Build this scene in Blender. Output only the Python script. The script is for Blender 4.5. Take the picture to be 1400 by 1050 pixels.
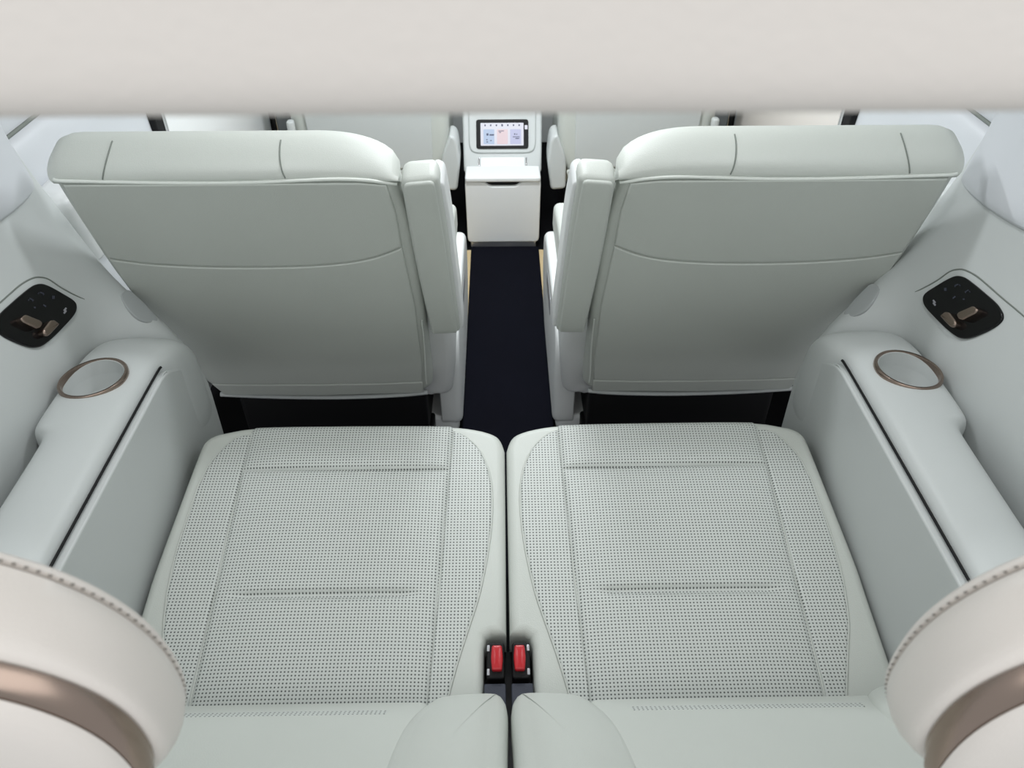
import bpy, bmesh, math, random
from mathutils import Vector as V, Matrix

random.seed(3)
for o in list(bpy.data.objects): bpy.data.objects.remove(o)
S = bpy.context.scene
COL = S.collection

# ------------------------------------------------------------------ camera
F = 1052.0
PITCH, YAW = math.radians(39.5), math.radians(.93)
CAM = V((-.013, 0, 1.40))
cd = bpy.data.cameras.new('camera'); cam = bpy.data.objects.new('camera', cd); COL.objects.link(cam)
cd.sensor_width = 36; cd.lens = 36 * F / 1400; cd.clip_start = .01; cd.clip_end = 100
cam.location = CAM; cam.rotation_euler = (math.pi / 2 - PITCH, 0, -YAW)
cd.dof.use_dof = True; cd.dof.focus_distance = 1.35; cd.dof.aperture_fstop = 9.0
S.camera = cam
FW = V((math.sin(YAW) * math.cos(PITCH), math.cos(YAW) * math.cos(PITCH), -math.sin(PITCH)))
RT = V((math.cos(YAW), -math.sin(YAW), 0)); UP = RT.cross(FW)

# ------------------------------------------------------------------ world, exposure
W = bpy.data.worlds.new('showroom_world'); S.world = W; W.use_nodes = True
bg = W.node_tree.nodes['Background']; bg.inputs[0].default_value = (.93, .97, 1.0, 1); bg.inputs[1].default_value = .56
S.view_settings.view_transform = 'Standard'; S.view_settings.look = 'None'
S.view_settings.gamma = 1; S.view_settings.exposure = 0.15; S.view_settings.use_curve_mapping = False

LAMP_WATTS = 7.5      # ceiling lamps over the second row
FILL_WATTS = 1.3   # unseen fill lamps added over the third row
# the showroom's ceiling light, hung above and behind the open tailgate
sl = bpy.data.lights.new('showroom_ceiling_light', 'AREA'); sl.shape = 'RECTANGLE'; sl.size = 5.0; sl.size_y = 3.0; sl.energy = 66; sl.color = (1, .985, .97)
so = bpy.data.objects.new('showroom_ceiling_light', sl); COL.objects.link(so); so.location = (0, -1.7, 3.1)
so.rotation_euler = (math.radians(22), 0, 0)

# ------------------------------------------------------------------ photo pixels to points
def ray(x, y): return FW + RT * ((x - 700) / F) + UP * ((525 - y) / F)
def pl(x, y, o, n):
    r = ray(x, y); return CAM + r * ((V(o) - CAM).dot(V(n)) / r.dot(V(n)))

# ------------------------------------------------------------------ materials
def lin(c): return tuple(((v / 255) / 12.92 if v / 255 <= .04045 else ((v / 255 + .055) / 1.055) ** 2.4) for v in c) + (1,)
def mat(name, rgb, rough=.5, metal=0, bump=0, bscale=400, var=0, spec=.5, emit=0, coat=0, kind='noise'):
    m = bpy.data.materials.new(name); m.use_nodes = True; t = m.node_tree; b = t.nodes['Principled BSDF']
    b.inputs['Base Color'].default_value = lin(rgb); b.inputs['Roughness'].default_value = rough
    b.inputs['Metallic'].default_value = metal; b.inputs['Specular IOR Level'].default_value = spec
    b.inputs['Coat Weight'].default_value = coat
    if emit:
        b.inputs['Base Color'].default_value = lin([v * .15 for v in rgb])
        b.inputs['Emission Color'].default_value = lin(rgb); b.inputs['Emission Strength'].default_value = emit
    tc = t.nodes.new('ShaderNodeTexCoord')
    if var:
        n = t.nodes.new('ShaderNodeTexNoise'); n.inputs['Scale'].default_value = 6; n.inputs['Detail'].default_value = 4
        t.links.new(tc.outputs['Object'], n.inputs['Vector'])
        mx = t.nodes.new('ShaderNodeMix'); mx.data_type = 'RGBA'
        mx.inputs[6].default_value = lin([v * (1 - var) for v in rgb]); mx.inputs[7].default_value = lin([min(255, v * (1 + var)) for v in rgb])
        t.links.new(n.outputs['Fac'], mx.inputs[0]); t.links.new(mx.outputs[2], b.inputs['Base Color'])
    if bump:
        if kind == 'voronoi':
            n = t.nodes.new('ShaderNodeTexVoronoi'); out = n.outputs['Distance']
        else:
            n = t.nodes.new('ShaderNodeTexNoise'); n.inputs['Detail'].default_value = 3; out = n.outputs['Fac']
        n.inputs['Scale'].default_value = bscale; t.links.new(tc.outputs['Object'], n.inputs['Vector'])
        bp = t.nodes.new('ShaderNodeBump'); bp.inputs['Strength'].default_value = bump; bp.inputs['Distance'].default_value = .002
        t.links.new(out, bp.inputs['Height']); t.links.new(bp.outputs['Normal'], b.inputs['Normal'])
    return m
SAGE = (198, 202, 196)
M = {}
M['leather'] = mat('sage_leather', SAGE, .42, bump=.12, bscale=700, var=.012, kind='voronoi', spec=.4)
M['seam'] = mat('seam_shadow_thread', (120, 126, 120), .7)
M['piping'] = mat('pale_piping', (222, 226, 220), .45)
M['trim'] = mat('sage_soft_trim', (198, 202, 201), .4, bump=.06, bscale=900, spec=.4)
M['pale_trim'] = mat('pale_grey_trim', (206, 209, 213), .38, bump=.05, bscale=900)
M['beige'] = mat('warm_beige_leather', (221, 215, 209), .42, bump=.1, bscale=700, kind='voronoi', spec=.4)
M['fabric'] = mat('headliner_fabric', (224, 218, 212), .95, bump=.12, bscale=260, var=.008, spec=.1)
M['white'] = mat('white_plastic', (232, 234, 234), .35)
M['guide'] = mat('grey_guide_cover', (168, 172, 172), .45)
M['silver'] = mat('satin_silver', (200, 202, 208), .32, metal=.7)
M['bronze'] = mat('brushed_bronze', (158, 141, 130), .27, metal=1, bump=.03, bscale=60)
M['chrome'] = mat('chrome', (225, 225, 228), .12, metal=1)
M['gloss'] = mat('gloss_black', (7, 7, 9), .16, spec=.35)
M['black'] = mat('black_plastic', (14, 14, 16), .6, spec=.3)
M['carpet'] = mat('charcoal_carpet', (16, 16, 18), .95, bump=.6, bscale=500, spec=.1)
M['navy'] = mat('navy_carpet', (11, 12, 21), .95, bump=.6, bscale=600, var=.15, spec=.1)
M['tan'] = mat('tan_vinyl_floor', (206, 184, 142), .5, var=.05)
M['red'] = mat('red_button', (192, 36, 44), .3)
M['web'] = mat('dark_webbing', (50, 54, 66), .7, bump=.4, bscale=600)
M['icon'] = mat('grey_icon_print', (150, 150, 156), .5)
M['stitch'] = mat('stitch_thread', (196, 190, 184), .6)
M['stitch_hole'] = mat('stitch_hole', (140, 134, 128), .7)
M['screen'] = mat('screen_lit', (236, 238, 250), .3, emit=.75)
M['tile_blue'] = mat('screen_blue', (196, 216, 246), .3, emit=.7)
M['tile_pink'] = mat('screen_pink', (248, 226, 232), .3, emit=.7)
M['tile_violet'] = mat('screen_violet', (208, 212, 246), .3, emit=.7)
M['tile_ink'] = mat('screen_ink', (110, 122, 170), .3, emit=.3)
M['lamp'] = mat('lamp_diffuser', (250, 250, 255), .4, emit=3.0)

def perforated(name, rgb, pitch=.0053, rad=.00125):
    m = mat(name, rgb, .45, spec=.4); t = m.node_tree; b = t.nodes['Principled BSDF']
    tc = [n for n in t.nodes if n.type == 'TEX_COORD'][0]
    sep = t.nodes.new('ShaderNodeSeparateXYZ'); t.links.new(tc.outputs['Object'], sep.inputs[0])
    def math_(op, a, bb=None):
        n = t.nodes.new('ShaderNodeMath'); n.operation = op
        for i, v in enumerate((a, bb)):
            if v is None: continue
            if isinstance(v, (int, float)): n.inputs[i].default_value = v
            else: t.links.new(v, n.inputs[i])
        return n.outputs[0]
    fx = math_('PINGPONG', sep.outputs[0], pitch / 2); fy = math_('PINGPONG', sep.outputs[1], pitch / 2)
    d = math_('SQRT', math_('ADD', math_('MULTIPLY', fx, fx), math_('MULTIPLY', fy, fy)))
    mr = t.nodes.new('ShaderNodeMapRange'); mr.interpolation_type = 'SMOOTHSTEP'
    mr.inputs[1].default_value = rad * .7; mr.inputs[2].default_value = rad * 1.25
    t.links.new(d, mr.inputs[0])
    mx = t.nodes.new('ShaderNodeMix'); mx.data_type = 'RGBA'; mx.inputs[6].default_value = lin((70, 75, 73)); mx.inputs[7].default_value = lin(rgb)
    t.links.new(mr.outputs[0], mx.inputs[0]); t.links.new(mx.outputs[2], b.inputs['Base Color'])
    bp = t.nodes.new('ShaderNodeBump'); bp.inputs['Strength'].default_value = .35; bp.inputs['Distance'].default_value = .001
    t.links.new(mr.outputs[0], bp.inputs['Height']); t.links.new(bp.outputs['Normal'], b.inputs['Normal'])
    return m
M['perf'] = perforated('perforated_sage_leather', (200, 204, 200))

def glass_mat():
    m = bpy.data.materials.new('window_glass'); m.use_nodes = True; t = m.node_tree; t.nodes.clear()
    o = t.nodes.new('ShaderNodeOutputMaterial'); mix = t.nodes.new('ShaderNodeMixShader'); mix.inputs[0].default_value = .06
    tr = t.nodes.new('ShaderNodeBsdfTransparent'); tr.inputs[0].default_value = (.86, .9, .9, 1)
    g = t.nodes.new('ShaderNodeBsdfGlossy'); g.inputs['Roughness'].default_value = .02
    t.links.new(tr.outputs[0], mix.inputs[1]); t.links.new(g.outputs[0], mix.inputs[2]); t.links.new(mix.outputs[0], o.inputs[0])
    return m
M['glass'] = glass_mat()

# ------------------------------------------------------------------ helpers
def tag(o, label=None, cat=None, group=None, kind=None):
    if label: o['label'] = label
    if cat: o['category'] = cat
    if group: o['group'] = group
    if kind: o['kind'] = kind
    return o
def thing(name, label, cat, loc, group=None):
    o = bpy.data.objects.new(name, None); COL.objects.link(o); o.location = loc; o.empty_display_size = .05
    return tag(o, label, cat, group)
def link(name, me, m, parent=None, fr=None):
    o = bpy.data.objects.new(name, me); COL.objects.link(o)
    if m: me.materials.append(M[m])
    fr = fr or Matrix()
    if parent:
        o.parent = parent
        pw = parent.matrix_basis.copy(); p = parent.parent
        while p: pw = p.matrix_basis @ pw; p = p.parent
        o.matrix_basis = pw.inverted() @ fr
    else: o.matrix_basis = fr
    return o
def frame(o, u, v):
    u = V(u).normalized(); v = V(v).normalized(); n = u.cross(v).normalized(); v = n.cross(u)
    m = Matrix.Identity(4)
    for i in range(3): m[i][0] = u[i]; m[i][1] = v[i]; m[i][2] = n[i]; m[i][3] = o[i]
    return m
def mir(fr, xm=0):
    o, u, v = fr.translation, fr.col[0].to_3d(), fr.col[1].to_3d()
    return frame((2 * xm - o.x, o.y, o.z), (u.x, -u.y, -u.z), (-v.x, v.y, v.z))
def smooth(me, ang=50):
    me.polygons.foreach_set('use_smooth', [True] * len(me.polygons)); me.update()
    try: me.set_sharp_from_angle(angle=math.radians(ang))
    except Exception: pass
def catmull(pts, n=6, closed=True):
    P = [V(p) for p in pts]; N = len(P); out = []
    rng = range(N) if closed else range(N - 1)
    for i in rng:
        if closed: a, b, c, d = P[i - 1], P[i], P[(i + 1) % N], P[(i + 2) % N]
        else: a, b, c, d = P[max(i - 1, 0)], P[i], P[i + 1], P[min(i + 2, N - 1)]
        for k in range(n):
            t = k / n
            out.append(.5 * ((2 * b) + (c - a) * t + (2 * a - 5 * b + 4 * c - d) * t * t + (3 * b - a - 3 * c + d) * t ** 3))
    if not closed: out.append(P[-1])
    return out
def rpoly(pts, rads, seg=5):
    """polygon with rounded corners"""
    out = []; N = len(pts); P = [V((p[0], p[1])) for p in pts]
    if not isinstance(rads, (list, tuple)): rads = [rads] * N
    for i in range(N):
        b = P[i]; a = P[i - 1]; c = P[(i + 1) % N]; r = rads[i]
        if r <= 0: out.append(b); continue
        d1 = (a - b); d2 = (c - b); r1 = min(r, d1.length * .49); r2 = min(r, d2.length * .49)
        p1 = b + d1.normalized() * r1; p2 = b + d2.normalized() * r2
        for k in range(seg + 1):
            t = k / seg; out.append(p1 * (1 - t) ** 2 + b * 2 * t * (1 - t) + p2 * t * t)
    return out
def rrect(w, h, r, cx=0, cy=0, seg=5):
    return rpoly([(cx - w / 2, cy - h / 2), (cx + w / 2, cy - h / 2), (cx + w / 2, cy + h / 2), (cx - w / 2, cy + h / 2)], r, seg)
def densify(pts, step):
    out = []
    for i, p in enumerate(pts):
        q = pts[(i + 1) % len(pts)]; n = max(1, int((V(q) - V(p)).length / step))
        for k in range(n): out.append(V(p).lerp(V(q), k / n))
    return out
def pad(name, fr, pts, m, parent=None, thick=.02, r=.005, puff=0, rb=0, flip=False, ngon=False, step=.03, kr=4):
    """cushioned slab: outline in the frame's u,v; front face at w=0, rounded edge r, pillow height puff"""
    P = [V((p[0], p[1])) for p in pts]
    if flip: P = [V((-p.x, p.y)) for p in P]
    q = [P[0]]
    for p in P[1:]:
        if (p - q[-1]).length > 1e-5: q.append(p)
    if (q[0] - q[-1]).length < 1e-5: q.pop()
    P = densify(q, step)
    area = sum(P[i - 1].x * P[i].y - P[i].x * P[i - 1].y for i in range(len(P)))
    if area < 0: P.reverse()
    N = len(P); nor = []
    for i in range(N):
        e1 = (P[i] - P[i - 1]).normalized(); e2 = (P[(i + 1) % N] - P[i]).normalized()
        n1 = V((-e1.y, e1.x)); n2 = V((-e2.y, e2.x)); nn = (n1 + n2)
        nn = nn.normalized() if nn.length > 1e-6 else n1
        nor.append(nn / max(.6, nn.dot(n1)))
    rings = []
    if rb:
        for k in range(kr):
            a = k / kr * math.pi / 2; rings.append(([P[i] + nor[i] * rb * (1 - math.sin(a)) for i in range(N)], -thick + rb * (1 - math.cos(a))))
        rings.append((P, -thick + rb))
    else: rings.append((P, -thick))
    if thick - rb > r * 1.001: rings.append((P, -r))
    for k in range(1, kr + 1):
        a = k / kr * math.pi / 2
        rings.append(([P[i] + nor[i] * r * (1 - math.cos(a)) for i in range(N)], -r + r * math.sin(a)))
    if ngon: rings.append(([P[i] + nor[i] * (r + .0012) for i in range(N)], 0))
    top = rings[-1][0]; c = sum(top, V((0, 0))) / N
    if not ngon:
        for sc in (.93, .82, .65, .4):
            rings.append(([c + (p - c) * sc for p in top], puff * (1 - sc ** 2.5)))
    bm = bmesh.new(); vr = [[bm.verts.new((p.x, p.y, w)) for p in R] for R, w in rings]
    for a, b in zip(vr, vr[1:]):
        for i in range(N):
            j = (i + 1) % N; bm.faces.new((a[i], a[j], b[j], b[i]))
    if ngon:
        from mathutils.geometry import tessellate_polygon
        for tri in tessellate_polygon([[V((p.x, p.y, 0)) for p in top]]):
            a, b, c_ = (top[i] for i in tri)
            if (b - a).cross(c_ - a) < 0: tri = tri[::-1]
            try: bm.faces.new([vr[-1][i] for i in tri])
            except ValueError: pass
    else:
        cv = bm.verts.new((c.x, c.y, puff))
        for i in range(N): bm.faces.new((vr[-1][i], vr[-1][(i + 1) % N], cv))
    bm.faces.new(list(reversed(vr[0])))
    if ngon: bmesh.ops.triangulate(bm, faces=[f for f in bm.faces if len(f.verts) > 4])
    me = bpy.data.meshes.new(name); bm.to_mesh(me); bm.free(); smooth(me)
    return link(name, me, m, parent, fr)
def tube(name, pts, r, m, parent=None, seg=6, closed=False, sub=4):
    P = catmull(pts, sub, closed) if sub else [V(p) for p in pts]
    N = len(P); bm = bmesh.new(); rings = []; prev = None
    for i in range(N):
        a = P[i - 1] if (i or closed) else P[0]; b = P[(i + 1) % N] if (i < N - 1 or closed) else P[-1]
        t = (b - a).normalized()
        if prev is None:
            prev = t.cross(V((0, 0, 1)))
            if prev.length < .1: prev = t.cross(V((1, 0, 0)))
        x = (prev - t * prev.dot(t)).normalized(); prev = x; y = t.cross(x)
        rings.append([bm.verts.new(P[i] + (x * math.cos(k / seg * math.tau) + y * math.sin(k / seg * math.tau)) * r) for k in range(seg)])
    for i in range(N if closed else N - 1):
        a, b = rings[i], rings[(i + 1) % N]
        for k in range(seg): bm.faces.new((a[k], a[(k + 1) % seg], b[(k + 1) % seg], b[k]))
    if not closed:
        bm.faces.new(list(reversed(rings[0]))); bm.faces.new(rings[-1])
    bmesh.ops.recalc_face_normals(bm, faces=bm.faces)
    me = bpy.data.meshes.new(name); bm.to_mesh(me); bm.free(); smooth(me, 80)
    return link(name, me, m, parent)
def loft(name, secs, m, parent=None, closed=True, caps=True, sub=0, s=1, xm=0, ang=60):
    """secs: list of rings (lists of world points)"""
    bm = bmesh.new(); vr = [[bm.verts.new((p[0] if s == 1 else 2 * xm - p[0], p[1], p[2])) for p in R] for R in secs]
    n = len(secs[0])
    for a, b in zip(vr, vr[1:]):
        for i in range(n if closed else n - 1):
            j = (i + 1) % n; bm.faces.new((a[i], a[j], b[j], b[i]))
    if caps and closed: bm.faces.new(list(reversed(vr[0]))); bm.faces.new(vr[-1])
    bmesh.ops.recalc_face_normals(bm, faces=bm.faces)
    me = bpy.data.meshes.new(name); bm.to_mesh(me); bm.free(); smooth(me, ang)
    o = link(name, me, m, parent)
    if sub:
        md = o.modifiers.new('sub', 'SUBSURF'); md.levels = sub; md.render_levels = sub
    return o
def box(name, x0, x1, y0, y1, z0, z1, m, parent=None, r=.006, s=1, xm=0):
    if s == -1: x0, x1 = 2 * xm - x1, 2 * xm - x0
    fr = frame(((x0 + x1) / 2, (y0 + y1) / 2, z1), (1, 0, 0), (0, 1, 0))
    return pad(name, fr, rrect(x1 - x0, y1 - y0, r * 1.6), m, parent, thick=z1 - z0, r=r, rb=min(r, .004), ngon=True, step=9)
def patch(name, fr, fn, nu, nv, m, parent=None):
    bm = bmesh.new(); g = [[bm.verts.new(fn(i / nu, j / nv)) for i in range(nu + 1)] for j in range(nv + 1)]
    for j in range(nv):
        for i in range(nu): bm.faces.new((g[j][i], g[j][i + 1], g[j + 1][i + 1], g[j + 1][i]))
    me = bpy.data.meshes.new(name); bm.to_mesh(me); bm.free(); smooth(me, 80)
    return link(name, me, m, parent, fr)
def onpl(fr, pts):
    """photo pixels to the u,v of a frame"""
    o = fr.translation; n = fr.col[2].to_3d(); inv = fr.inverted(); out = []
    for x, y in pts:
        q = inv @ pl(x, y, o, n); out.append(V((q.x, q.y)))
    return out
def structure(o, label, cat):
    return tag(o, label, cat, kind='structure')
SIDE = {1: 'left', -1: 'right'}
XMC = -.0085                # mid line of the rear bench
XM3 = -.011                 # mid line of the third row and side walls

# ================================================================== SETTING
fl = structure(box('floor', -.86, .84, -.05, 3.5, -.05, 0, 'carpet'), 'dark charcoal cabin floor under the seats', 'floor')
# tan vinyl floor section in front of the second row
box('vinyl_section', -.62, .62, 1.75, 2.46, -.004, .003, 'tan', fl, r=.002)

# ceiling: headliner shell with its rear header close to the camera
cl = [(-.86, 1.42), (-.70, 1.47), (-.35, 1.495), (0, 1.50), (.35, 1.495), (.70, 1.47), (.86, 1.42)]
secs = []
prof = [(.205, 1.42), (.205, 1.345), (.2055, 1.332), (.209, 1.3225), (.220, 1.3195), (.25, 1.3205), (.275, 1.335), (.31, 1.37), (.36, 1.415), (.45, 1.44)]
for y, z in prof:
    secs.append([(x, y, z + (zz - 1.50) * .12) for x, zz in cl])
for y in (.9, 1.6, 2.4, 3.1, 3.5): secs.append([(x, y, zz - .05 if abs(x) < .8 else 1.36) for x, zz in cl])
ce = loft('ceiling', secs, 'fabric', closed=False, sub=2)
md = ce.modifiers.new('thick', 'SOLIDIFY'); md.thickness = .02; md.offset = 1
structure(ce, 'pale beige woven headliner with rounded rear header', 'ceiling')

def side_wall(s):
    nm = SIDE[s]
    # quarter trim beside the third row: rows along y, columns up the wall
    zs = [.34, .50, .585, .635, .68, .73, .79, .85, .93, 1.02]
    base = [-.735, -.732, -.731, -.731, -.741, -.757, -.776, -.792, -.808, -.815]
    def blend(a, b, t): return [p + (q - p) * t for p, q in zip(a, b)]
    edge = [-.592, -.592, -.652, -.702, -.730, -.749, -.768, -.786, -.804, -.812]
    dy = [0, 0, .008, .025, .034, .038, .038, .034, .03, .03]
    def row(y, xs): return [(x, y + d * max(0, min(1, (y - 1.05) / .12)), z) for x, z, d in zip(xs, zs, dy)]
    rows = [row(-.25, base), row(.3, base), row(.7, base), row(.95, base), row(1.05, base),
            row(1.10, blend(base, edge, .06)), row(1.132, blend(base, edge, .48)), row(1.160, blend(base, edge, .92)), row(1.182, [x - .004 for x in edge]),
            row(1.200, [x - .012 for x in edge]), row(1.212, [x - .026 for x in edge]), row(1.217, [x - .05 for x in edge]), row(1.217, [x - .10 for x in edge])]
    w = loft('wall_' + nm, rows, 'trim', closed=False, sub=2, s=s, xm=XM3)
    structure(w, f'{nm} sage grey quarter trim panel beside the third row', 'wall')
    fx0 = s == -1
    # window opening frame above the trim, with the pane
    fr = frame((-.822, .55, 1.02), (0, 1, 0), (.06, 0, 1))
    fr = fr if s == 1 else mir(fr, XM3); fx = s == -1
    wn = pad('window_' + ('1' if s == 1 else '2'), fr, [(-.62, 0), (.42, 0), (.42, .34), (-.5, .34)], 'glass', thick=.006, r=.001, flip=fx, ngon=True, step=9)
    structure(wn, f'{nm} rear quarter window pane above the side trim', 'window')
    # grey belt guide cover set into the rolled front edge
    gf = frame((-.682, 1.183, .6115), (.62, .05, -.78), (0, 1, .06)); gf2 = gf if s == 1 else mir(gf, XM3)
    gp = onpl(gf, [(176, 396), (190, 407), (204, 421), (216, 436), (210, 441), (198, 440), (186, 433), (174, 420), (166, 404)])
    pad('belt_guide_cover', gf2, catmull(gp, 3), 'guide', w, thick=.012, r=.002, flip=fx0, puff=.001)
    # upper pillar trim, standing slightly proud of the wall
    out = []
    for y, a in ((.86, 0), (.9, .012), (1.0, .02), (1.12, .022), (1.19, .018), (1.222, .006), (1.232, -.02), (1.232, -.06)):
        zb = .835 + .05 * max(0, (1.06 - y)) / .2 - .004
        col = []
        for z in (zb - .0, zb + .004, zb + .03, .95, 1.05, 1.15, 1.25, 1.34, 1.42):
            xx = -.795 - .20 * (z - .85) if z < .95 else (-.815 + .10 * (z - .95) if z < 1.25 else -.785 + .5 * (z - 1.25))
            k = 0 if z == zb else (.7 if z == zb + .004 else 1)
            col.append((xx + (a * k if a > 0 else a), y, z))
        out.append(col)
    t = loft('trim_' + ('1' if s == 1 else '2'), out, 'pale_trim', closed=False, sub=2, s=s, xm=XM3)
    structure(t, f'{nm} pale rear pillar cover above the quarter trim', 'pillar trim')
    # sliding door and front door inner skins
    y0, y1 = 1.21, 3.45
    secs = []
    pr = [(-.83, .02), (-.83, .30), (-.83, .40), (-.83, .47), (-.83, .56), (-.832, .64), (-.836, .71), (-.840, .78), (-.838, .835), (-.848, .872), (-.862, .88), (-.866, .885), (-.862, .905), (-.868, .96), (-.884, .968), (-.90, .97)]
    for y in (y0, y0 + .4, 1.9, 2.6, y1): secs.append([(x, y, z) for x, z in pr])
    d = loft('door_' + ('1' if s == 1 else '2'), secs, 'pale_trim', closed=False, sub=2, s=s)
    structure(d, f'{nm} pale grey sliding door inner panel', 'door')
    sx = 1 if s == 1 else -1
    tube('window_seal', [(sx * -.872, y0 + .01, .972), (sx * -.872, 2, .972), (sx * -.872, y1, .972)], .009, 'black', d, sub=2)
    tube('belt_groove', [(sx * -.862, y0 + .01, .884), (sx * -.862, 1.4, .884), (sx * -.862, y1, .884)], .0035, 'seam', d, sub=2)
    frp = frame((-.888, 2.3, .98), (0, 1, 0), (.12, 0, 1)); frp = frp if s == 1 else mir(frp)
    pad('pane', frp, [(-1.06, 0), (1.1, 0), (.7, .40), (-1.06, .40)], 'glass', d, thick=.005, r=.001, flip=fx, ngon=True, step=9)
    box('door_armrest', -.85, -.765, 1.24, 1.53, .66, .80, 'white', d, r=.028, s=s)
    # inset panel on the door, edged by dark gaps and bright strips
    for y in (1.80, 2.72):
        box('gap_strip', -.846, -.822, y, y + .042, .25, .86, 'black', d, r=.003, s=s)
        box('edge_strip', -.846, -.819, y + .044, y + .058, .25, .86, 'chrome', d, r=.003, s=s)
    box('inset_panel', -.846, -.826, 1.87, 2.70, .25, .86, 'white' if s == 1 else 'beige', d, r=.006, s=s)
    return w, d
wl, dl = side_wall(1)
wr, dr = side_wall(-1)

# front bulkhead closing the cabin and the windscreen above it
b = structure(box('wall_front', -.88, .88, 3.45, 3.55, 0, .88, 'trim', r=.03), 'pale dashboard bulkhead at the cabin front', 'wall')
ws = pad('window_3', frame((0, 3.5, .88), (1, 0, 0), (0, -.25, 1)), [(-.86, 0), (.86, 0), (.8, .5), (-.8, .5)], 'glass', thick=.006, r=.001, ngon=True, step=9)
structure(ws, 'windscreen glass at the cabin front', 'window')

# ceiling lamps over the second row aisle
def lamp(y, label, watts):
    t = thing('ceiling_lamp', label, 'lamp', (0, y, 1.447), 'ceiling lamps along the headliner')
    fr = frame((0, y, 1.438), (1, 0, 0), (0, -1, 0))
    pad('housing', fr, rrect(.36, .12, .03), 'white', t, thick=.016, r=.004, ngon=True)
    fr2 = frame((0, y, 1.4365), (1, 0, 0), (0, -1, 0))
    pad('diffuser', fr2, rrect(.32, .09, .02), 'lamp', t, thick=.003, r=.001, ngon=True)
    L = bpy.data.lights.new('lamp_light', 'AREA'); L.shape = 'RECTANGLE'; L.size = .32; L.size_y = .09; L.energy = watts; L.color = (.93, .97, 1)
    lo = bpy.data.objects.new('lamp_light', L); COL.objects.link(lo); lo.parent = t; lo.location = (0, 0, -.014)
    return t
lamp(1.36, 'rectangular ceiling lamp above the second-row seat backs', LAMP_WATTS * .42)
lamp(2.08, 'rectangular ceiling lamp above the second-row aisle', LAMP_WATTS * 1.7)
for q, nm in ((-1, 'left'), (1, 'right')):  # round lamps added to brighten the side walls and cushion fronts
    t = thing('fill_lamp', f'{nm} round unseen fill lamp added above the third-row seat', 'lamp', (q * .46, .82, 1.425), 'added third-row fill lamps')
    c12 = [(.045 * math.cos(k / 24 * math.tau), .045 * math.sin(k / 24 * math.tau)) for k in range(24)]
    pad('bezel', frame((q * .46, .82, 1.412), (1, 0, 0), (0, -1, 0)), c12, 'white', t, thick=.014, r=.003, ngon=True)
    pad('diffuser', frame((q * .46, .82, 1.4105), (1, 0, 0), (0, -1, 0)), [(x * .8, y * .8) for x, y in c12], 'lamp', t, thick=.003, r=.001, ngon=True)
    L = bpy.data.lights.new('lamp_light', 'AREA'); L.shape = 'DISK'; L.size = .075; L.energy = FILL_WATTS; L.color = (.95, .98, 1)
    lo = bpy.data.objects.new('lamp_light', L); COL.objects.link(lo); lo.parent = t; lo.location = (0, 0, -.018)

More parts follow.
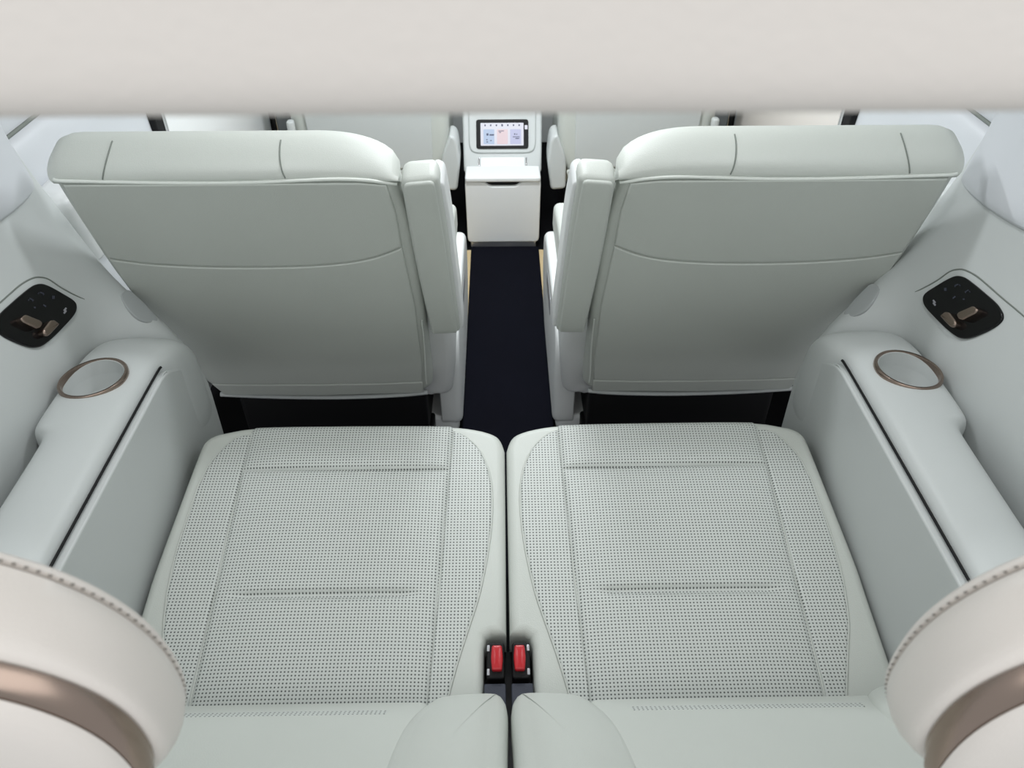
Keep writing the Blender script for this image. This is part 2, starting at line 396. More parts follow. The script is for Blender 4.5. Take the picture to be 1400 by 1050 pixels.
# ================================================================== THIRD ROW
TILT = math.atan(.176)
def third_seat(s):
    fx = s == -1; nm = SIDE[s]
    t = thing('third_row_seat', f'{nm} sage leather third-row seat with perforated cushion', 'seat', (-.29 if s == 1 else .268, .70, .0), 'third-row seats')
    fr0 = frame((-.29, .80, .443 - .176 * (.967 - .80)), (1, 0, 0), (0, 1, .176))
    fr = fr0 if s == 1 else mir(fr0, XMC)
    def up(off):
        m = fr.copy(); m.translation = fr.translation + fr.col[2].to_3d() * off; return m
    # cushion body with the buckle notch
    outer = [(345, 582.5), (311, 588), (294, 592), (279, 601), (270, 618), (243, 689), (208, 783), (190, 840), (152, 955)]
    front = [(420, 579.5), (520, 578.5), (610, 580), (650, 584), (675, 591), (685, 600), (690, 613)]
    inner = [(691, 700), (692.2, 866)]
    notch = [(672, 867), (664.5, 871), (662, 884), (660.5, 940), (660, 975)]
    body = outer[::-1] + front + inner + notch
    P = onpl(fr0, body)
    P = [V((p.x, p.y)) for p in P]; P[0].y = -.40; P[-1].y = -.40
    k = len(outer) + len(front); P = [V((q.x, q.y)) for q in catmull([(p.x, p.y, 0) for p in P[:k]], 3, False)] + P[k:]
    pad('cushion', fr, P, 'leather', t, thick=.15, r=.014, flip=fx, ngon=True, step=.04)
    # perforated side inserts
    seam_o = [(346, 594), (338, 622), (331, 646), (316, 706), (299, 783), (283, 858), (262, 945), (255, 985)]
    cres_o = [(332, 596.5), (320, 601), (303, 616), (287, 635), (271, 667), (254, 716), (240, 762), (229, 814), (224, 864), (226, 900), (231, 985)]
    P = onpl(fr0, seam_o[::-1] + cres_o)
    pad('side_insert', up(.004), P, 'perf', t, thick=.014, r=.004, puff=.006, flip=fx, ngon=True)
    seam_i = [(620, 590), (617, 620), (614, 645), (609, 706), (603, 783), (595, 858), (586, 945), (582, 985)]
    cres_i = [(630, 594), (640, 600), (655, 615), (666, 638), (672, 664), (673, 700), (668, 750), (656, 810), (641, 858), (628.6, 896), (616, 940), (605, 985)]
    P = onpl(fr0, seam_i[::-1] + cres_i)
    pad('side_insert', up(.004), P, 'perf', t, thick=.014, r=.004, puff=.006, flip=fx, ngon=True)
    # piping around the inserts
    for c in (cres_o, cres_i):
        pts = [fr @ V((-p.x if fx else p.x, p.y, .0015)) for p in onpl(fr0, c)]
        tube('piping', pts, .0016, 'leather', t)
    # centre panels as quilted patches between the two seams
    def edge(seam, y):
        for (x0, y0), (x1, y1) in zip(seam, seam[1:]):
            if y0 <= y <= y1: return x0 + (x1 - x0) * (y - y0) / (y1 - y0)
        return seam[0][0] if y < seam[0][1] else seam[-1][0]
    A = onpl(fr0, [(346.5, 582), (620, 580), (331.5, 644), (614.3, 643.5), (256, 985), (582, 985)])
    def quad(a, b, c, d, groove):
        gv = None
        if groove: gp = onpl(fr0, [(310, 818), (575, 818)])
        def f(u, v):
            bot = c.lerp(d, u); top = a.lerp(b, u); p = bot.lerp(top, v)
            de = min(u, 1 - u) * (b - a).length; dv = min(v, 1 - v) * (a - c).length
            e = min(de, dv)
            h = .0004 + .0040 * math.sqrt(max(0, 1 - (1 - min(e / .007, 1)) ** 2))
            h += .007 * (1 - (2 * u - 1) ** 4) * (1 - (2 * v - 1) ** 6)
            if groove:
                g = math.exp(-((p.y - gp[0].y) / .006) ** 2)
                gx = max(0, min(1, (p.x - gp[0].x) / .03)) * max(0, min(1, (gp[1].x - p.x) / .03))
                h -= .009 * g * gx
            else:
                q = 1 - min((1 - v) * (a - c).length / .020, 1)
                h -= .015 * (1 - math.sqrt(max(0, 1 - q * q)))
            return (-p.x if fx else p.x, p.y, h)
        return f
    ff = quad(A[0], A[1], A[2], A[3], False)
    g1 = (lambda u, v: ff(1 - u, v)) if fx else ff
    patch('front_panel', fr, g1, 60, 24, 'perf', t)
    ff2 = quad(A[2], A[3], A[4], A[5], True)
    g2 = (lambda u, v: ff2(1 - u, v)) if fx else ff2
    patch('centre_panel', fr, g2, 70, 110, 'perf', t)
    # backrest, reclined steeply, seen from above
    bo = V((-.285, .482, .501)); br0 = frame(bo, (-1, 0, 0), (0, -.70, .714)); br = br0 if s == 1 else mir(br0, XMC)
    def bup(off):
        m = br.copy(); m.translation = br.translation + br.col[2].to_3d() * off; return m
    pad('backrest', bup(-.012), rpoly([(-.266, -.03), (.274, -.03), (.25, .48), (-.235, .48)], [.05, .05, .06, .06]), 'leather', t, thick=.11, r=.03, rb=.02, flip=fx, puff=.004)
    pad('backrest_panel', bup(-.008), rpoly([(-.180, -.034), (.19, -.034), (.17, .40), (-.150, .40)], .02), 'leather', t, thick=.02, r=.014, flip=fx, puff=.003)
    pad('perforated_band', bup(-.0062), rpoly([(-.13, .012), (.15, .012), (.15, .028), (-.13, .028)], .004), 'perf', t, thick=.004, r=.0006, flip=fx, ngon=True)
    for q in ([(-.2735, -.03), (-.260, -.052), (-.235, -.055), (-.198, -.048), (-.172, -.022), (-.150, .08), (-.150, .25), (-.16, .46), (-.235, .46), (-.268, .3), (-.2735, .1)],):
        pad('bolster', bup(-.003), catmull(q, 4), 'leather', t, thick=.035, r=.02, flip=fx, puff=.008)
    pad('bolster', bup(.002), catmull([(.275, -.03), (.23, -.05), (.19, -.04), (.165, 0), (.15, .12), (.16, .3), (.18, .46), (.25, .46), (.27, .3)], 4), 'leather', t, thick=.035, r=.02, flip=fx, puff=.012)
    pts = [br @ V((-u if fx else u, v, w)) for u, v, w in [(-.266, -.035, -.016), (-.2665, .04, -.014), (-.264, .12, -.014), (-.263, .2, -.014), (-.262, .28, -.014), (-.25, .42, -.014)]]
    tube('piping', pts, .0025, 'piping', t)
    return t
third_seat(1); third_seat(-1)

# ---- headrests of the third row, close to the camera
def headrest(s):
    fx = s == -1; nm = SIDE[s]
    t = thing('headrest', f'{nm} beige leather headrest with bronze band in the lower {nm} corner', 'headrest', (-.374 if s == 1 else .392, .24, .77), 'third-row headrests')
    XH = XM3 + .02
    EF = (-.374, .940, .150, .133, 2.2); EB = (-.390, .951, .170, .110, 2.36); EI = (-.355, .936, .126, .107, 2.35)
    def mixe(a, b, k): return tuple(p + (q - p) * k for p, q in zip(a, b))
    def ring(y, e, d=0, n=96):
        cx, cz, a, b, ez = e; R = []
        for k in range(n):
            th = k / n * math.tau; c, q = math.cos(th), math.sin(th)
            bb = b if q > 0 else b * .92
            R.append(V((cx + (a + d) * math.copysign(abs(c) ** (2 / ez), c), y, cz + (bb + d) * math.copysign(abs(q) ** (2 / ez), q))))
        return R
    def shell(name, spec, m):
        return loft(name, [ring(*q) for q in spec], m, t, s=s, xm=XH, ang=50)
    shell('front_pad', [(.289, EF, -.06), (.287, EF, -.03), (.283, EF, -.013), (.279, EF, -.006), (.275, EF, -.002), (.2725, EF, -.002), (.2705, EF, -.005), (.270, EF, -.010)], 'beige')
    EM = mixe(EF, EB, .5)
    shell('body', [(.2695, EF, -.010), (.2700, EF, -.004), (.2675, EF, .0), (.255, mixe(EF, EB, .25), .0025), (.245, EM, .003), (.234, mixe(EF, EB, .78), .0015), (.227, EB, .0), (.2225, EB, -.004), (.221, EB, -.010), (.2205, EB, -.03)], 'beige')
    shell('bronze_band', [(.225, EB, -.012), (.2205, EB, -.0045), (.2185, EB, -.005), (.215, mixe(EB, EI, .45), -.0005), (.210, mixe(EB, EI, .85), .0), (.2075, EI, -.001), (.2075, EI, -.008)], 'bronze')
    shell('rear_shell', [(.210, EI, -.006), (.2065, EI, -.0015), (.204, EI, -.003), (.200, EI, -.010), (.197, EI, -.022), (.1955, EI, -.045), (.195, EI, -.09)], 'beige')
    # stitches along the front seam
    bm = bmesh.new(); n_ = 130; R = ring(.2712, EF, -.001, n=n_)
    for i in range(n_):
        p = R[i]; q = R[(i + 1) % n_]
        if s == -1: p = V((2 * XH - p.x, p.y, p.z)); q = V((2 * XH - q.x, q.y, q.z))
        d = (q - p); L = d.length * .3; d.normalize(); d = (d + V((0, -.45, 0))).normalized()
        mt = Matrix.Translation(p + d * L * .5) @ d.to_track_quat('X', 'Z').to_matrix().to_4x4() @ Matrix.Diagonal((L, .0011, .0011, 1))
        bmesh.ops.create_cube(bm, size=1, matrix=mt)
    me = bpy.data.meshes.new('stitching'); bm.to_mesh(me); bm.free()
    o = link('stitching', me, 'stitch_hole', t); o['kind'] = 'stuff'
    # posts into the backrest
    for du in (-.05, .05):
        x = EF[0] + du; x = x if s == 1 else 2 * XH - x
        tube('post', [(x, .25, .84), (x, .238, .80), (x, .225, .768)], .006, 'chrome', t)
    return t
headrest(1); headrest(-1)

# ---- buckles in the pocket between the cushions
pk = thing('buckle_pocket', 'black recessed plastic tray between the two rear cushions', 'tray', (-.009, .60, .20))
box('tray_floor', -.046, .030, .46, .655, .318, .325, 'black', pk, r=.003)
def buckle(s):
    nm = SIDE[s]; cx = XMC - s * .0185; y = .607; z = .386
    t = thing('seat_belt_buckle', f'{nm} red-buttoned seat belt buckle in the pocket between cushions', 'buckle', (cx, y, .326), 'third-row seat belt buckles')
    fr = frame((cx, y, z - .006), (1, 0, 0), (0, .97, .24))
    pad('housing', fr, rrect(.026, .052, .005), 'black', t, thick=.052, r=.003)
    fr2 = frame((cx - s * -.002, y, z + .002), (1, 0, 0), (0, .97, .24))
    pad('release_button', fr2, rpoly([(-.0072, -.018), (.0072, -.018), (.0088, 0), (.0072, .018), (-.0072, .018), (-.0088, 0)], .003), 'red', t, thick=.012, r=.003, puff=.001, step=.01)
    fr3 = frame((cx - s * .0105, y, z - .0045), (1, 0, 0), (0, .97, .24))
    for dv in (-.017, .017):
        pad('latch_edge', fr3, rrect(.004, .009, .001, 0, dv), 'silver', t, thick=.004, r=.0008)
    fw = frame((cx - s * .001, .555, .372), (1, 0, 0), (0, .9, -.1))
    pad('strap', fw, rrect(.031, .045, .003), 'web', t, thick=.03, r=.002)
    return t
buckle(1); buckle(-1)

# ================================================================== SIDE ARMRESTS
def side_armrest(s):
    fx = s == -1; nm = SIDE[s]
    t = thing('side_armrest', f'{nm} moulded side armrest with round cup holder beside the rear seat', 'armrest', (-.65 if s == 1 else .628, .6, 0), 'third-row side armrests')
    def sec(y, xi, xo, zt, k=1.0, lo=.34):
        return [(xi, y, lo), (xi, y, .45), (xi, y, zt - .055 * k), (xi - .001, y, zt - .028 * k), (xi - .010, y, zt - .012 * k), (xi - .030, y, zt - .003 * k),
                ((xi + xo) / 2, y, zt), (xo + .028, y, zt - .004 * k), (xo + .010, y, zt - .012 * k), (xo + .001, y, zt - .028 * k), (xo, y, zt - .07 * k), (xo, y, lo)]
    S_ = [sec(-.2, -.588, -.702, .615), sec(.3, -.588, -.702, .620), sec(.7, -.588, -.702, .625), sec(.825, -.588, -.702, .627), sec(.846, -.588, -.704, .627), sec(.856, -.588, -.723, .627), sec(.868, -.588, -.7285, .627),
          sec(.93, -.588, -.7285, .627), sec(.975, -.588, -.7285, .626), sec(1.02, -.588, -.7285, .625), sec(1.05, -.576, -.728, .622), sec(1.085, -.5735, -.726, .615), sec(1.115, -.5735, -.724, .600, 1), sec(1.138, -.575, -.72, .572, 1), sec(1.152, -.585, -.715, .530, .8), sec(1.156, -.59, -.71, .48, .5)]
    body = loft('body', S_, 'trim', t, s=s, xm=XM3, sub=2)
    # cup holder opening cut into the top
    cx, cy = -.6685, .968; cxx = cx if s == 1 else 2 * XM3 - cx
    tx = .18 * s
    nrm = V((-.10 * s, -.03, 1)).normalized()
    frc = frame(V((cxx, cy, .6250)), (1, 0, .05 * s), (0, 1, -.03))
    n = 48
    bm = bmesh.new(); bmesh.ops.create_cone(bm, cap_ends=True, segments=n, radius1=.044, radius2=.050, depth=.13, matrix=frc @ Matrix.Translation((0, 0, .012)))
    me = bpy.data.meshes.new('cutter'); bm.to_mesh(me); bm.free(); cu = link('cutter', me, None)
    md = body.modifiers.new('cut', 'BOOLEAN'); md.object = cu; md.operation = 'DIFFERENCE'; md.solver = 'EXACT'
    bpy.context.view_layer.update()
    dg = bpy.context.evaluated_depsgraph_get(); nm_ = bpy.data.meshes.new_from_object(body.evaluated_get(dg))
    body.modifiers.clear(); body.data = nm_; bpy.data.objects.remove(cu); smooth(nm_, 35)
    def lathe(name, prof, m):
        R = [[frc @ V((r * math.cos(k / n * math.tau), r * math.sin(k / n * math.tau), z)) for k in range(n)] for r, z in prof]
        return loft(name, R, m, t, caps=False)
    lathe('cup_holder_ring', [(.0458, -.024), (.0470, -.004), (.0485, .0008), (.0520, .0012), (.0535, -.001), (.0535, -.006), (.050, -.012)], 'bronze')
    lathe('cup_holder_well', [(.0464, -.020), (.0445, -.030), (.0425, -.0505), (.040, -.0525), (.02, -.053), (.001, -.053)], 'trim')
    # side facing below the slit
    fp = frame((-.5755, .5, .46), (0, 1, 0), (0, 0, 1)); fp = fp if s == 1 else mir(fp, XM3)
    pad('side_facing', fp, rpoly([(-.7, -.13), (.645, -.13), (.652, .04), (.60, .08), (.535, .126), (.505, .1375), (-.7, .1375)], [.01, .01, .06, .08, .05, .02, .01]), 'trim', t, thick=.014, r=.0035, flip=fx, ngon=True, step=.05)
    mx = lambda x: x if s == 1 else 2 * XM3 - x
    tube('slit', [(mx(-.5875), -.18, .6015), (mx(-.5875), .4, .6015), (mx(-.5875), .8, .6015), (mx(-.5865), 1.0, .6015), (mx(-.5845), 1.022, .600)], .0022, 'black', t)
    tube('slit_lip', [(mx(-.5805), -.18, .5965), (mx(-.5805), .4, .5965), (mx(-.5805), .8, .5965), (mx(-.579), .995, .5965), (mx(-.577), 1.022, .592)], .0010, 'trim', t)
    return t
side_armrest(1); side_armrest(-1)

# ---- seat control panels on the walls
def control_panel(s):
    fx = s == -1; nm = SIDE[s]
    up = V((-.075, 0, .22)).normalized()
    fr0 = frame((-.7468, 1.025, .70), (0, 1, 0), up)
    fr = fr0 if s == 1 else mir(fr0, XM3)
    t = thing('control_panel', f'{nm} gloss black seat control panel with bronze toggles on the side wall', 'control panel', fr.translation, 'seat control panels')
    def z(pts):   # right-hand photo pixels mirrored to the left plane
        return onpl(fr0, [(2 * 687 - (1260 + x / 10), 370 + y / 10) for x, y in pts])
    o = z([(108, 500), (150, 415), (300, 320), (450, 235), (560, 190), (640, 188), (720, 220), (850, 320), (1000, 450), (1140, 580), (1210, 690), (1228, 760), (1200, 830), (1080, 920), (900, 1000), (760, 1045), (660, 1055), (570, 1030), (430, 920), (280, 770), (140, 610)])
    def off(k):
        m = fr.copy(); m.translation = fr.translation + fr.col[2].to_3d() * k; return m
    pad('panel', off(.004), catmull(o, 3), 'gloss', t, thick=.02, r=.002, flip=fx, ngon=True, step=.02)
    a = z([(660, 760), (690, 715), (900, 632), (968, 690), (930, 740), (740, 828), (690, 815)])
    pad('backrest_toggle', off(.016), rpoly(a, .003), 'bronze', t, thick=.014, r=.003, flip=fx, step=.01)
    a = z([(425, 765), (500, 706), (560, 715), (660, 850), (640, 905), (585, 930), (530, 880)])
    pad('cushion_toggle', off(.016), rpoly(a, .003), 'bronze', t, thick=.014, r=.003, flip=fx, step=.01)
    # printed marks
    for (x, y, w, h, a) in ((280, 540, 52, 24, 50), (280, 575, 52, 24, 50), (600, 315, 50, 18, -20), (645, 320, 30, 14, 50), (575, 335, 24, 14, 60), (745, 400, 50, 16, -30), (720, 420, 30, 14, 50), (780, 412, 26, 14, 40), (560, 490, 46, 20, -35), (695, 515, 26, 20, 0), (440, 375, 36, 44, 0)):
        ca, sa = math.cos(math.radians(a)), math.sin(math.radians(a))
        q = [(x + ca * i * w / 2 - sa * j * h / 2, y + sa * i * w / 2 + ca * j * h / 2) for i, j in ((-1, -1), (1, -1), (1, 1), (-1, 1))]
        pad('icon_mark', off(.0046), z(q), 'icon' if x < 300 else 'web', t, thick=.0004, r=.0001, flip=fx, ngon=True)
    # seam of the plate around it
    sp = z([(-450, 600), (-150, 450), (50, 370), (300, 240), (480, 120), (600, 92), (700, 105), (850, 185), (1000, 310), (1200, 490), (1400, 660), (1650, 880)])
    pts = [fr @ V((-p.x if fx else p.x, p.y, .0005)) for p in sp]
    tube('plate_seam', pts, .0014, 'seam', t)
    return t
control_panel(1); control_panel(-1)

# ================================================================== SECOND ROW
def second_seat(s):
    fx = s == -1; nm = SIDE[s]
    t = thing('captain_chair', f'{nm} second-row captain chair seen from behind with raised armrest', 'seat', (s * -.43, 1.8, 0), 'second-row captain chairs')
    fr0 = frame((-.435, 1.13, .89), (1, 0, 0), (0, -.36, .933)); fr = fr0 if s == 1 else mir(fr0)
    def off(k):
        m = fr.copy(); m.translation = fr.translation + fr.col[2].to_3d() * k; return m
    W0 = lambda u, v, w: fr @ V((-u if fx else u, v, w))
    # backrest shell with a rounded roll along its top
    core = rpoly([(-.274, -.002), (.255, -.002), (.272, -.12), (.272, -.3), (.262, -.70), (-.25, -.70), (-.286, -.30), (-.279, -.08)], [.01, .02, .05, .1, .05, .08, .2, .1])
    pad('backrest', off(0), core, 'leather', t, thick=.072, r=.018, rb=.03, flip=fx, kr=6)
    secs = []
    for k in range(45):
        u = -.273 + k / 44 * (.273 + .262)
        a = max(0, (-.236 - u) / .0375); b_ = max(0, (u - .12) / .143)
        h = (.0155 if s == 1 else .0215) - .022 * (1 - (max(0, 1 - a ** 2.4)) ** .42) - .03 * (1 - (max(0, 1 - b_ ** 2.2)) ** .6)
        wd = (.72 + .28 * (max(0, 1 - a ** 2.2) ** .5)) * (.35 + .65 * max(0, 1 - b_ ** 2.4) ** .5)
        R = []
        for q in range(17):
            th = q / 16 * math.pi
            c = math.cos(th); R.append(W0(u - .014 * math.sin(th) * max(0, min(1, (-.16 - u) / .10)) + .0, -.012 + (h + .012) * math.sin(th) ** .85, wd * (-.062 + (.062 if c > 0 else .04) * c)))
        R.append(W0(u, -.045, -.03)); secs.append(R)
    loft('top_roll', secs, 'leather', t, ang=60)
    pad('front_cushion', off(-.06), rpoly([(-.24, -.03), (.22, -.03), (.23, -.66), (-.23, -.66)], .06), 'leather', t, thick=.075, r=.02, rb=.04, flip=fx)
    # rear panels
    arc = catmull([(-.268, -.190, 0), (-.2, -.206, 0), (-.083, -.2165, 0), (.05, -.2165, 0), (.14, -.208, 0), (.20, -.192, 0), (.25, -.165, 0)], 5, False)
    arc = [V((p.x, p.y)) for p in arc]
    pad('upper_panel', off(.0045), arc + [V((.250, -.08)), V((.243, -.018)), V((.2, -.012)), V((-.258, -.012)), V((-.266, -.08))], 'leather', t, thick=.012, r=.003, flip=fx, ngon=True)
    low = [V((.240, -.640)), V((.15, -.646)), V((0, -.648)), V((-.15, -.645)), V((-.238, -.640))]
    pad('lower_panel', off(.0045), [V((p.x, p.y - .0045)) for p in arc[::-1]] + [V((-.270, -.30)), V((-.255, -.45))] + low[::-1] + [V((.247, -.55)), V((.254, -.35))], 'leather', t, thick=.012, r=.003, flip=fx, ngon=True)
    pad('lower_strip', off(.0035), [V((p.x, p.y - .0055)) for p in low] + [V((-.225, -.695)), V((0, -.703)), V((.238, -.695))], 'leather', t, thick=.012, r=.003, flip=fx, ngon=True)
    W = lambda u, v, w: fr @ V((-u if fx else u, v, w))
    # piping along the top seam, then around the rounded corner
    tp = [(-.2695, -.006, -.004), (-.262, -.006, .0005), (-.2, -.008, .001), (-.08, -.012, .001), (.03, -.012, .001), (.11, -.008, .001), (.17, -.006, .001), (.215, -.009, .001), (.245, -.016, 0), (.258, -.022, -.004)]
    tube('piping', [W(p[0], p[1], p[2]) for p in tp], .0030, 'piping', t)
    # seams over the top roll
    for x in (-.345, -.632):
        u = x + .435
        du_ = .012 if x < -.5 else -.012
        tube('roll_seam', [W0(u + du_ * math.sin(q / 16 * math.pi), -.0118 + (.0275 if s == 1 else .0335) * math.sin(q / 16 * math.pi) ** .85, -.0618 + .0622 * math.cos(q / 16 * math.pi)) for q in range(1, 9)], .0012, 'seam', t)
    # white lip under the back and side seam of the lower panel
    tube('lower_lip', [W(-.24, -.708, -.006), W(-.1, -.719, -.004), W(.05, -.722, -.003), W(.18, -.716, -.004), W(.245, -.708, -.006)], .006, 'trim', t)
    tube('side_seam', [W(.2485, -.655, .002), W(.250, -.615, .003), W(.258, -.5, .001), W(.262, -.4, .0)], .0018, 'piping', t)
    # folded-up armrest beside the backrest
    a0 = frame((-.138, 1.13, .89), (1, 0, 0), (0, -.36, .933)); a0.translation += a0.col[2].to_3d() * .012
    ar = a0 if s == 1 else mir(a0)
    a1 = ar.copy(); a1.translation = ar.translation - ar.col[2].to_3d() * .004
    ao = rpoly([(-.031, -.006), (.029, .0), (.034, -.1), (.040, -.435), (-.020, -.438), (-.030, -.2)], [.016, .016, .05, .006, .006, .1])
    arm = pad('armrest', a1, ao, 'leather', t, thick=.055, r=.012, rb=.02, flip=fx, puff=.001)
    ai = rpoly([(-.026, -.009), (.022, -.004), (.027, -.1), (.034, -.430), (-.016, -.433), (-.0255, -.2)], [.010, .010, .05, .004, .004, .1])
    pad('armrest_face', ar, ai, 'leather', arm, thick=.006, r=.0035, flip=fx, puff=.002)
    # white outer cap of the armrest on the aisle side, and the hinge under it
    ac = ar.copy(); ac.translation = ar.translation - ar.col[2].to_3d() * .016
    pad('armrest_cap', ac, rpoly([(.020, -.018), (.036, -.024), (.041, -.1), (.047, -.432), (.034, -.435), (.02, -.2)], [.008, .012, .03, .004, .004, .01]), 'white', arm, thick=.05, r=.005, flip=fx, ngon=True)
    hf = ar.copy(); hf.translation = ar.translation - ar.col[2].to_3d() * .02
    pad('hinge', hf, rpoly([(-.008, -.425), (.022, -.425), (.014, -.452), (.004, -.455)], .004), 'black', arm, thick=.04, r=.002, flip=fx)
    # seat cushion and aisle-side plastic
    def bx(name, x0, x1, y0, y1, z0, z1, m, r=.012, par=None): return box(name, x0, x1, y0, y1, z0, z1, m, par or t, r=r, s=s)
    bx('seat_cushion', -.70, -.165, 1.50, 2.05, .30, .42, 'leather', .03)
    sk = [(1.50, .02), (1.50, .25), (1.53, .31), (1.62, .325), (1.80, .315), (2.02, .31), (2.10, .27), (2.12, .16), (2.05, .05), (1.95, .02)]
    fs0 = frame((-.118, 0, 0), (0, 1, 0), (0, 0, 1)); fs = fs0 if s == 1 else mir(fs0)
    pad('side_cover', fs, rpoly(sk, .03), 'white', t, thick=.055, r=.018, rb=.004, flip=fx, ngon=True, step=.04)
    fs2 = frame((-.1405, 0, 0), (0, 1, 0), (0, 0, 1)); fs2 = fs2 if s == 1 else mir(fs2)
    pad('cushion_bolster', fs2, rpoly([(1.55, .30), (1.55, .38), (1.66, .415), (1.9, .415), (2.06, .39), (2.08, .30)], .03), 'leather', t, thick=.05, r=.018, rb=.01, flip=fx, ngon=True)
    pad('grab_recess', frame((-.117, 0, 0), (0, 1, 0), (0, 0, 1)) if s == 1 else mir(frame((-.117, 0, 0), (0, 1, 0), (0, 0, 1))), rpoly([(1.72, .215), (1.90, .215), (1.88, .265), (1.73, .265)], .015), 'silver', t, thick=.003, r=.001, flip=fx, ngon=True)
    # rear corner cover between back and floor
    fc0 = frame((-.163, 1.13, .89), (1, 0, 0), (0, -.36, .933)); fc0.translation -= fc0.col[2].to_3d() * .030
    fc = fc0 if s == 1 else mir(fc0)
    pad('corner_cover', fc, rpoly([(-.045, -.36), (.046, -.36), (.047, -.6), (.028, -.775), (-.045, -.775)], [.01, .02, .05, .03, .01]), 'white', t, thick=.10, r=.022, flip=fx, ngon=True)
    bx('under_frame', -.66, -.20, 1.44, 2.0, .045, .235, 'black', .01)
    bx('plinth', -.66, -.128, 1.505, 2.05, .0, .05, 'white', .012)
    bx('plinth_cover', -.66, -.19, 1.46, 1.52, .0, .055, 'black', .006)
    return t
second_seat(1); second_seat(-1)

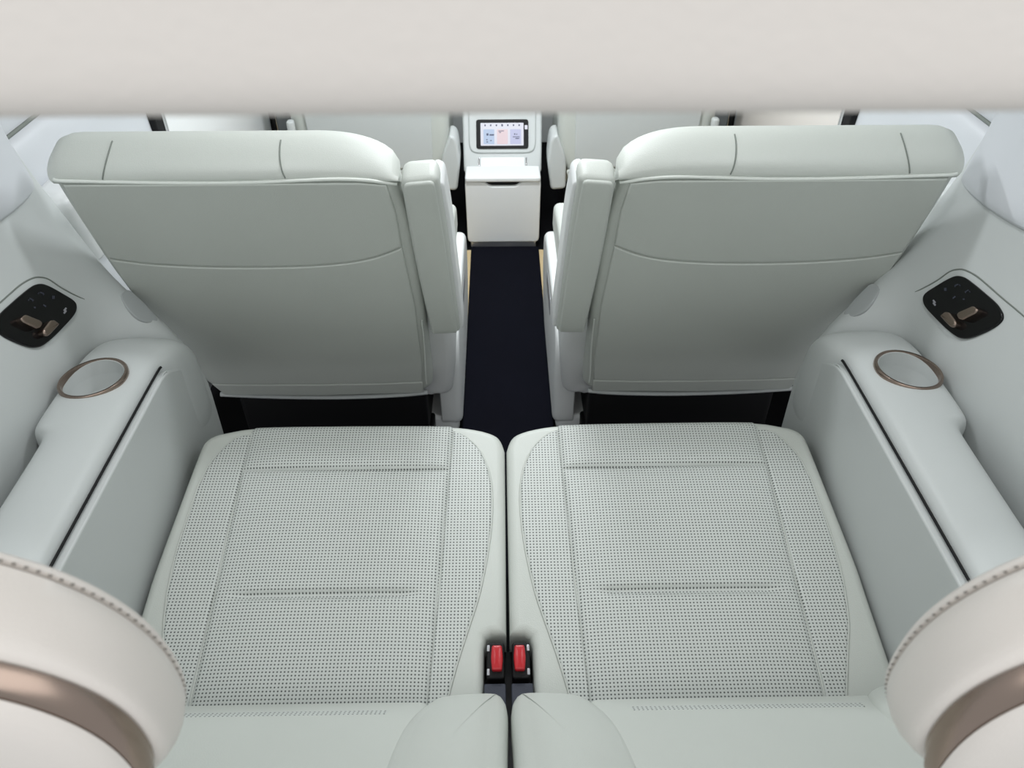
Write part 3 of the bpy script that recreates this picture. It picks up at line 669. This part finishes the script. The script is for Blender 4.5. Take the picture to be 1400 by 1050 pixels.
# ================================================================== CONSOLE
def console():
    t = thing('centre_console', 'white centre console with drawer front and tablet screen between the front seats', 'console', (0, 2.6, 0))
    x = -.004
    box('body', x - .122, x + .122, 2.48, 2.95, .02, .262, 'white', t, r=.01)
    fr = frame((x, 2.468, .15), (1, 0, 0), (0, 0, 1))
    pad('drawer_front', fr, rpoly([(-.128, -.122), (.128, -.122), (.130, .105), (.125, .116), (.062, .108), (.045, .094), (-.045, .094), (-.062, .108), (-.125, .116), (-.130, .105)], [.018, .018, .008, .006, .01, .012, .012, .01, .006, .008]), 'white', t, thick=.02, r=.005, ngon=True)
    pad('grip_recess', frame((x, 2.479, .25), (1, 0, 0), (0, 0, 1)), rrect(.12, .03, .004), 'black', t, thick=.006, r=.001, ngon=True)
    box('lid', x - .129, x + .129, 2.462, 2.56, .262, .279, 'white', t, r=.006)
    box('base_strip', x - .118, x + .118, 2.476, 2.52, .003, .03, 'silver', t, r=.005)
    # tower
    d = V((0, .55, 1)).normalized()
    ft = frame((x, 2.585, .265), (1, 0, 0), d)
    def o(k):
        m = ft.copy(); m.translation = ft.translation + ft.col[2].to_3d() * k; return m
    tw = pad('tower', ft, rpoly([(-.137, -.02), (.137, -.02), (.140, .22), (.12, .30), (-.12, .30), (-.140, .22)], [.01, .01, .05, .03, .03, .05]), 'trim', t, thick=.06, r=.008, ngon=True)
    pad('insert', o(.004), rrect(.156, .05, .006, 0, .005), 'white', tw, thick=.006, r=.002, ngon=True)
    for q in (-.083, .083): pad('insert_edge', o(.005), rrect(.006, .05, .002, q, .005), 'chrome', tw, thick=.006, r=.002, ngon=True)
    sur = pad('screen_surround', o(.007), rpoly([(-.118, .20), (-.118, .062), (-.1, .044), (.1, .044), (.118, .062), (.118, .20)], [.02, .03, .03, .03, .03, .02]), 'trim', tw, thick=.01, r=.006, ngon=True)
    sc = thing('tablet_screen', 'lit tablet screen with app tiles on the console', 'screen', ft @ V((0, .07, .0125)))
    pad('bezel', o(.0125), rrect(.182, .098, .010, 0, .108), 'black', sc, thick=.0055, r=.002, ngon=True)
    dp = pad('display', o(.0130), rrect(.150, .076, .002, -.001, .107), 'screen', sc, thick=.0006, r=.0002, ngon=True)
    for i, (u, m) in enumerate(((-.047, 'tile_blue'), (.0, 'tile_pink'), (.046, 'tile_violet'))):
        pad('app_tile', o(.0133), rrect(.038, .050, .003, u, .099), m, dp, thick=.0004, r=.0001, ngon=True)
    for k in range(7):
        pad('app_icon', o(.0133), rrect(.005 if k != 3 else .006, .006 if k != 3 else .008, .002, -.060 + k * .0198, .137), 'tile_ink', dp, thick=.0004, r=.0001, ngon=True)
    for (u, v, w, h) in ((-.052, .135, .007, .01), (-.037, .133, .016, .006), (-.054, .112, .006, .004), (-.040, .108, .006, .004), (-.053, .102, .006, .004), (-.004, .150, .02, .003), (-.008, .144, .008, .003), (.043, .136, .004, .006), (.05, .135, .004, .004), (.048, .124, .024, .003), (.052, .117, .014, .004)):
        pad('tile_mark', o(.0136), rrect(w, h * .8, .0008, u, .099 + (v - .125) * .76), 'tile_ink', dp, thick=.0004, r=.0001, ngon=True)
    pad('side_key', o(.0130), rrect(.010, .014, .002, .083, .130), 'screen', sc, thick=.0006, r=.0002, ngon=True)
    return t
console()

# floor mat in the aisle
mt = box('aisle_carpet', -.121, .124, 1.02, 2.475, .0, .009, 'navy', r=.004)
tag(mt, 'navy carpet runner along the aisle between the seats', 'carpet')

# ================================================================== FRONT ROW
def front_seat(s):
    fx = s == -1; nm = SIDE[s]
    t = thing('front_seat', f'{nm} front-row seat back with grey lower panel beside the console', 'seat', (s * -.44, 2.9, 0), 'front-row seats')
    fr0 = frame((-.450, 2.53, .20), (1, 0, 0), (0, .02, 1)); fr = fr0 if s == 1 else mir(fr0)
    def off(k):
        m = fr.copy(); m.translation = fr.translation + fr.col[2].to_3d() * k; return m
    pad('backrest', fr, rpoly([(-.25, .03), (.20, .015), (.26, .12), (.275, .45), (.22, .8), (-.2, .8), (-.27, .45)], [.05, .04, .06, .1, .1, .1, .1]), 'leather', t, thick=.12, r=.03, rb=.03, flip=fx)
    pad('back_panel', off(.008), rpoly([(-.20, .085), (.205, .085), (.215, .45), (.16, .72), (-.16, .72), (-.215, .45)], [.03, .03, .08, .08, .08, .08]), 'trim', t, thick=.012, r=.004, flip=fx, ngon=True)
    pad('pocket_edge', off(.006), rpoly([(-.24, .055), (.225, .040), (.235, .075), (-.235, .085)], .015), 'leather', t, thick=.01, r=.004, flip=fx, ngon=True)
    pad('side_wing', off(.004), rpoly([(.232, .005), (.285, .0), (.300, .10), (.292, .19), (.268, .2), (.235, .12)], [.015, .015, .03, .03, .01, .03]), 'trim', t, thick=.10, r=.01, flip=fx, ngon=True)
    def bx(name, x0, x1, y0, y1, z0, z1, m, r=.012): return box(name, x0, x1, y0, y1, z0, z1, m, t, r=r, s=s)
    bx('seat_cushion', -.70, -.20, 2.62, 3.1, .18, .36, 'leather', .03)
    bx('under_frame', -.66, -.22, 2.60, 3.05, .0, .19, 'black', .01)
    bx('belt_stalk', -.715, -.690, 2.50, 2.53, .25, .46, 'trim', .008)
    return t
front_seat(1); front_seat(-1)
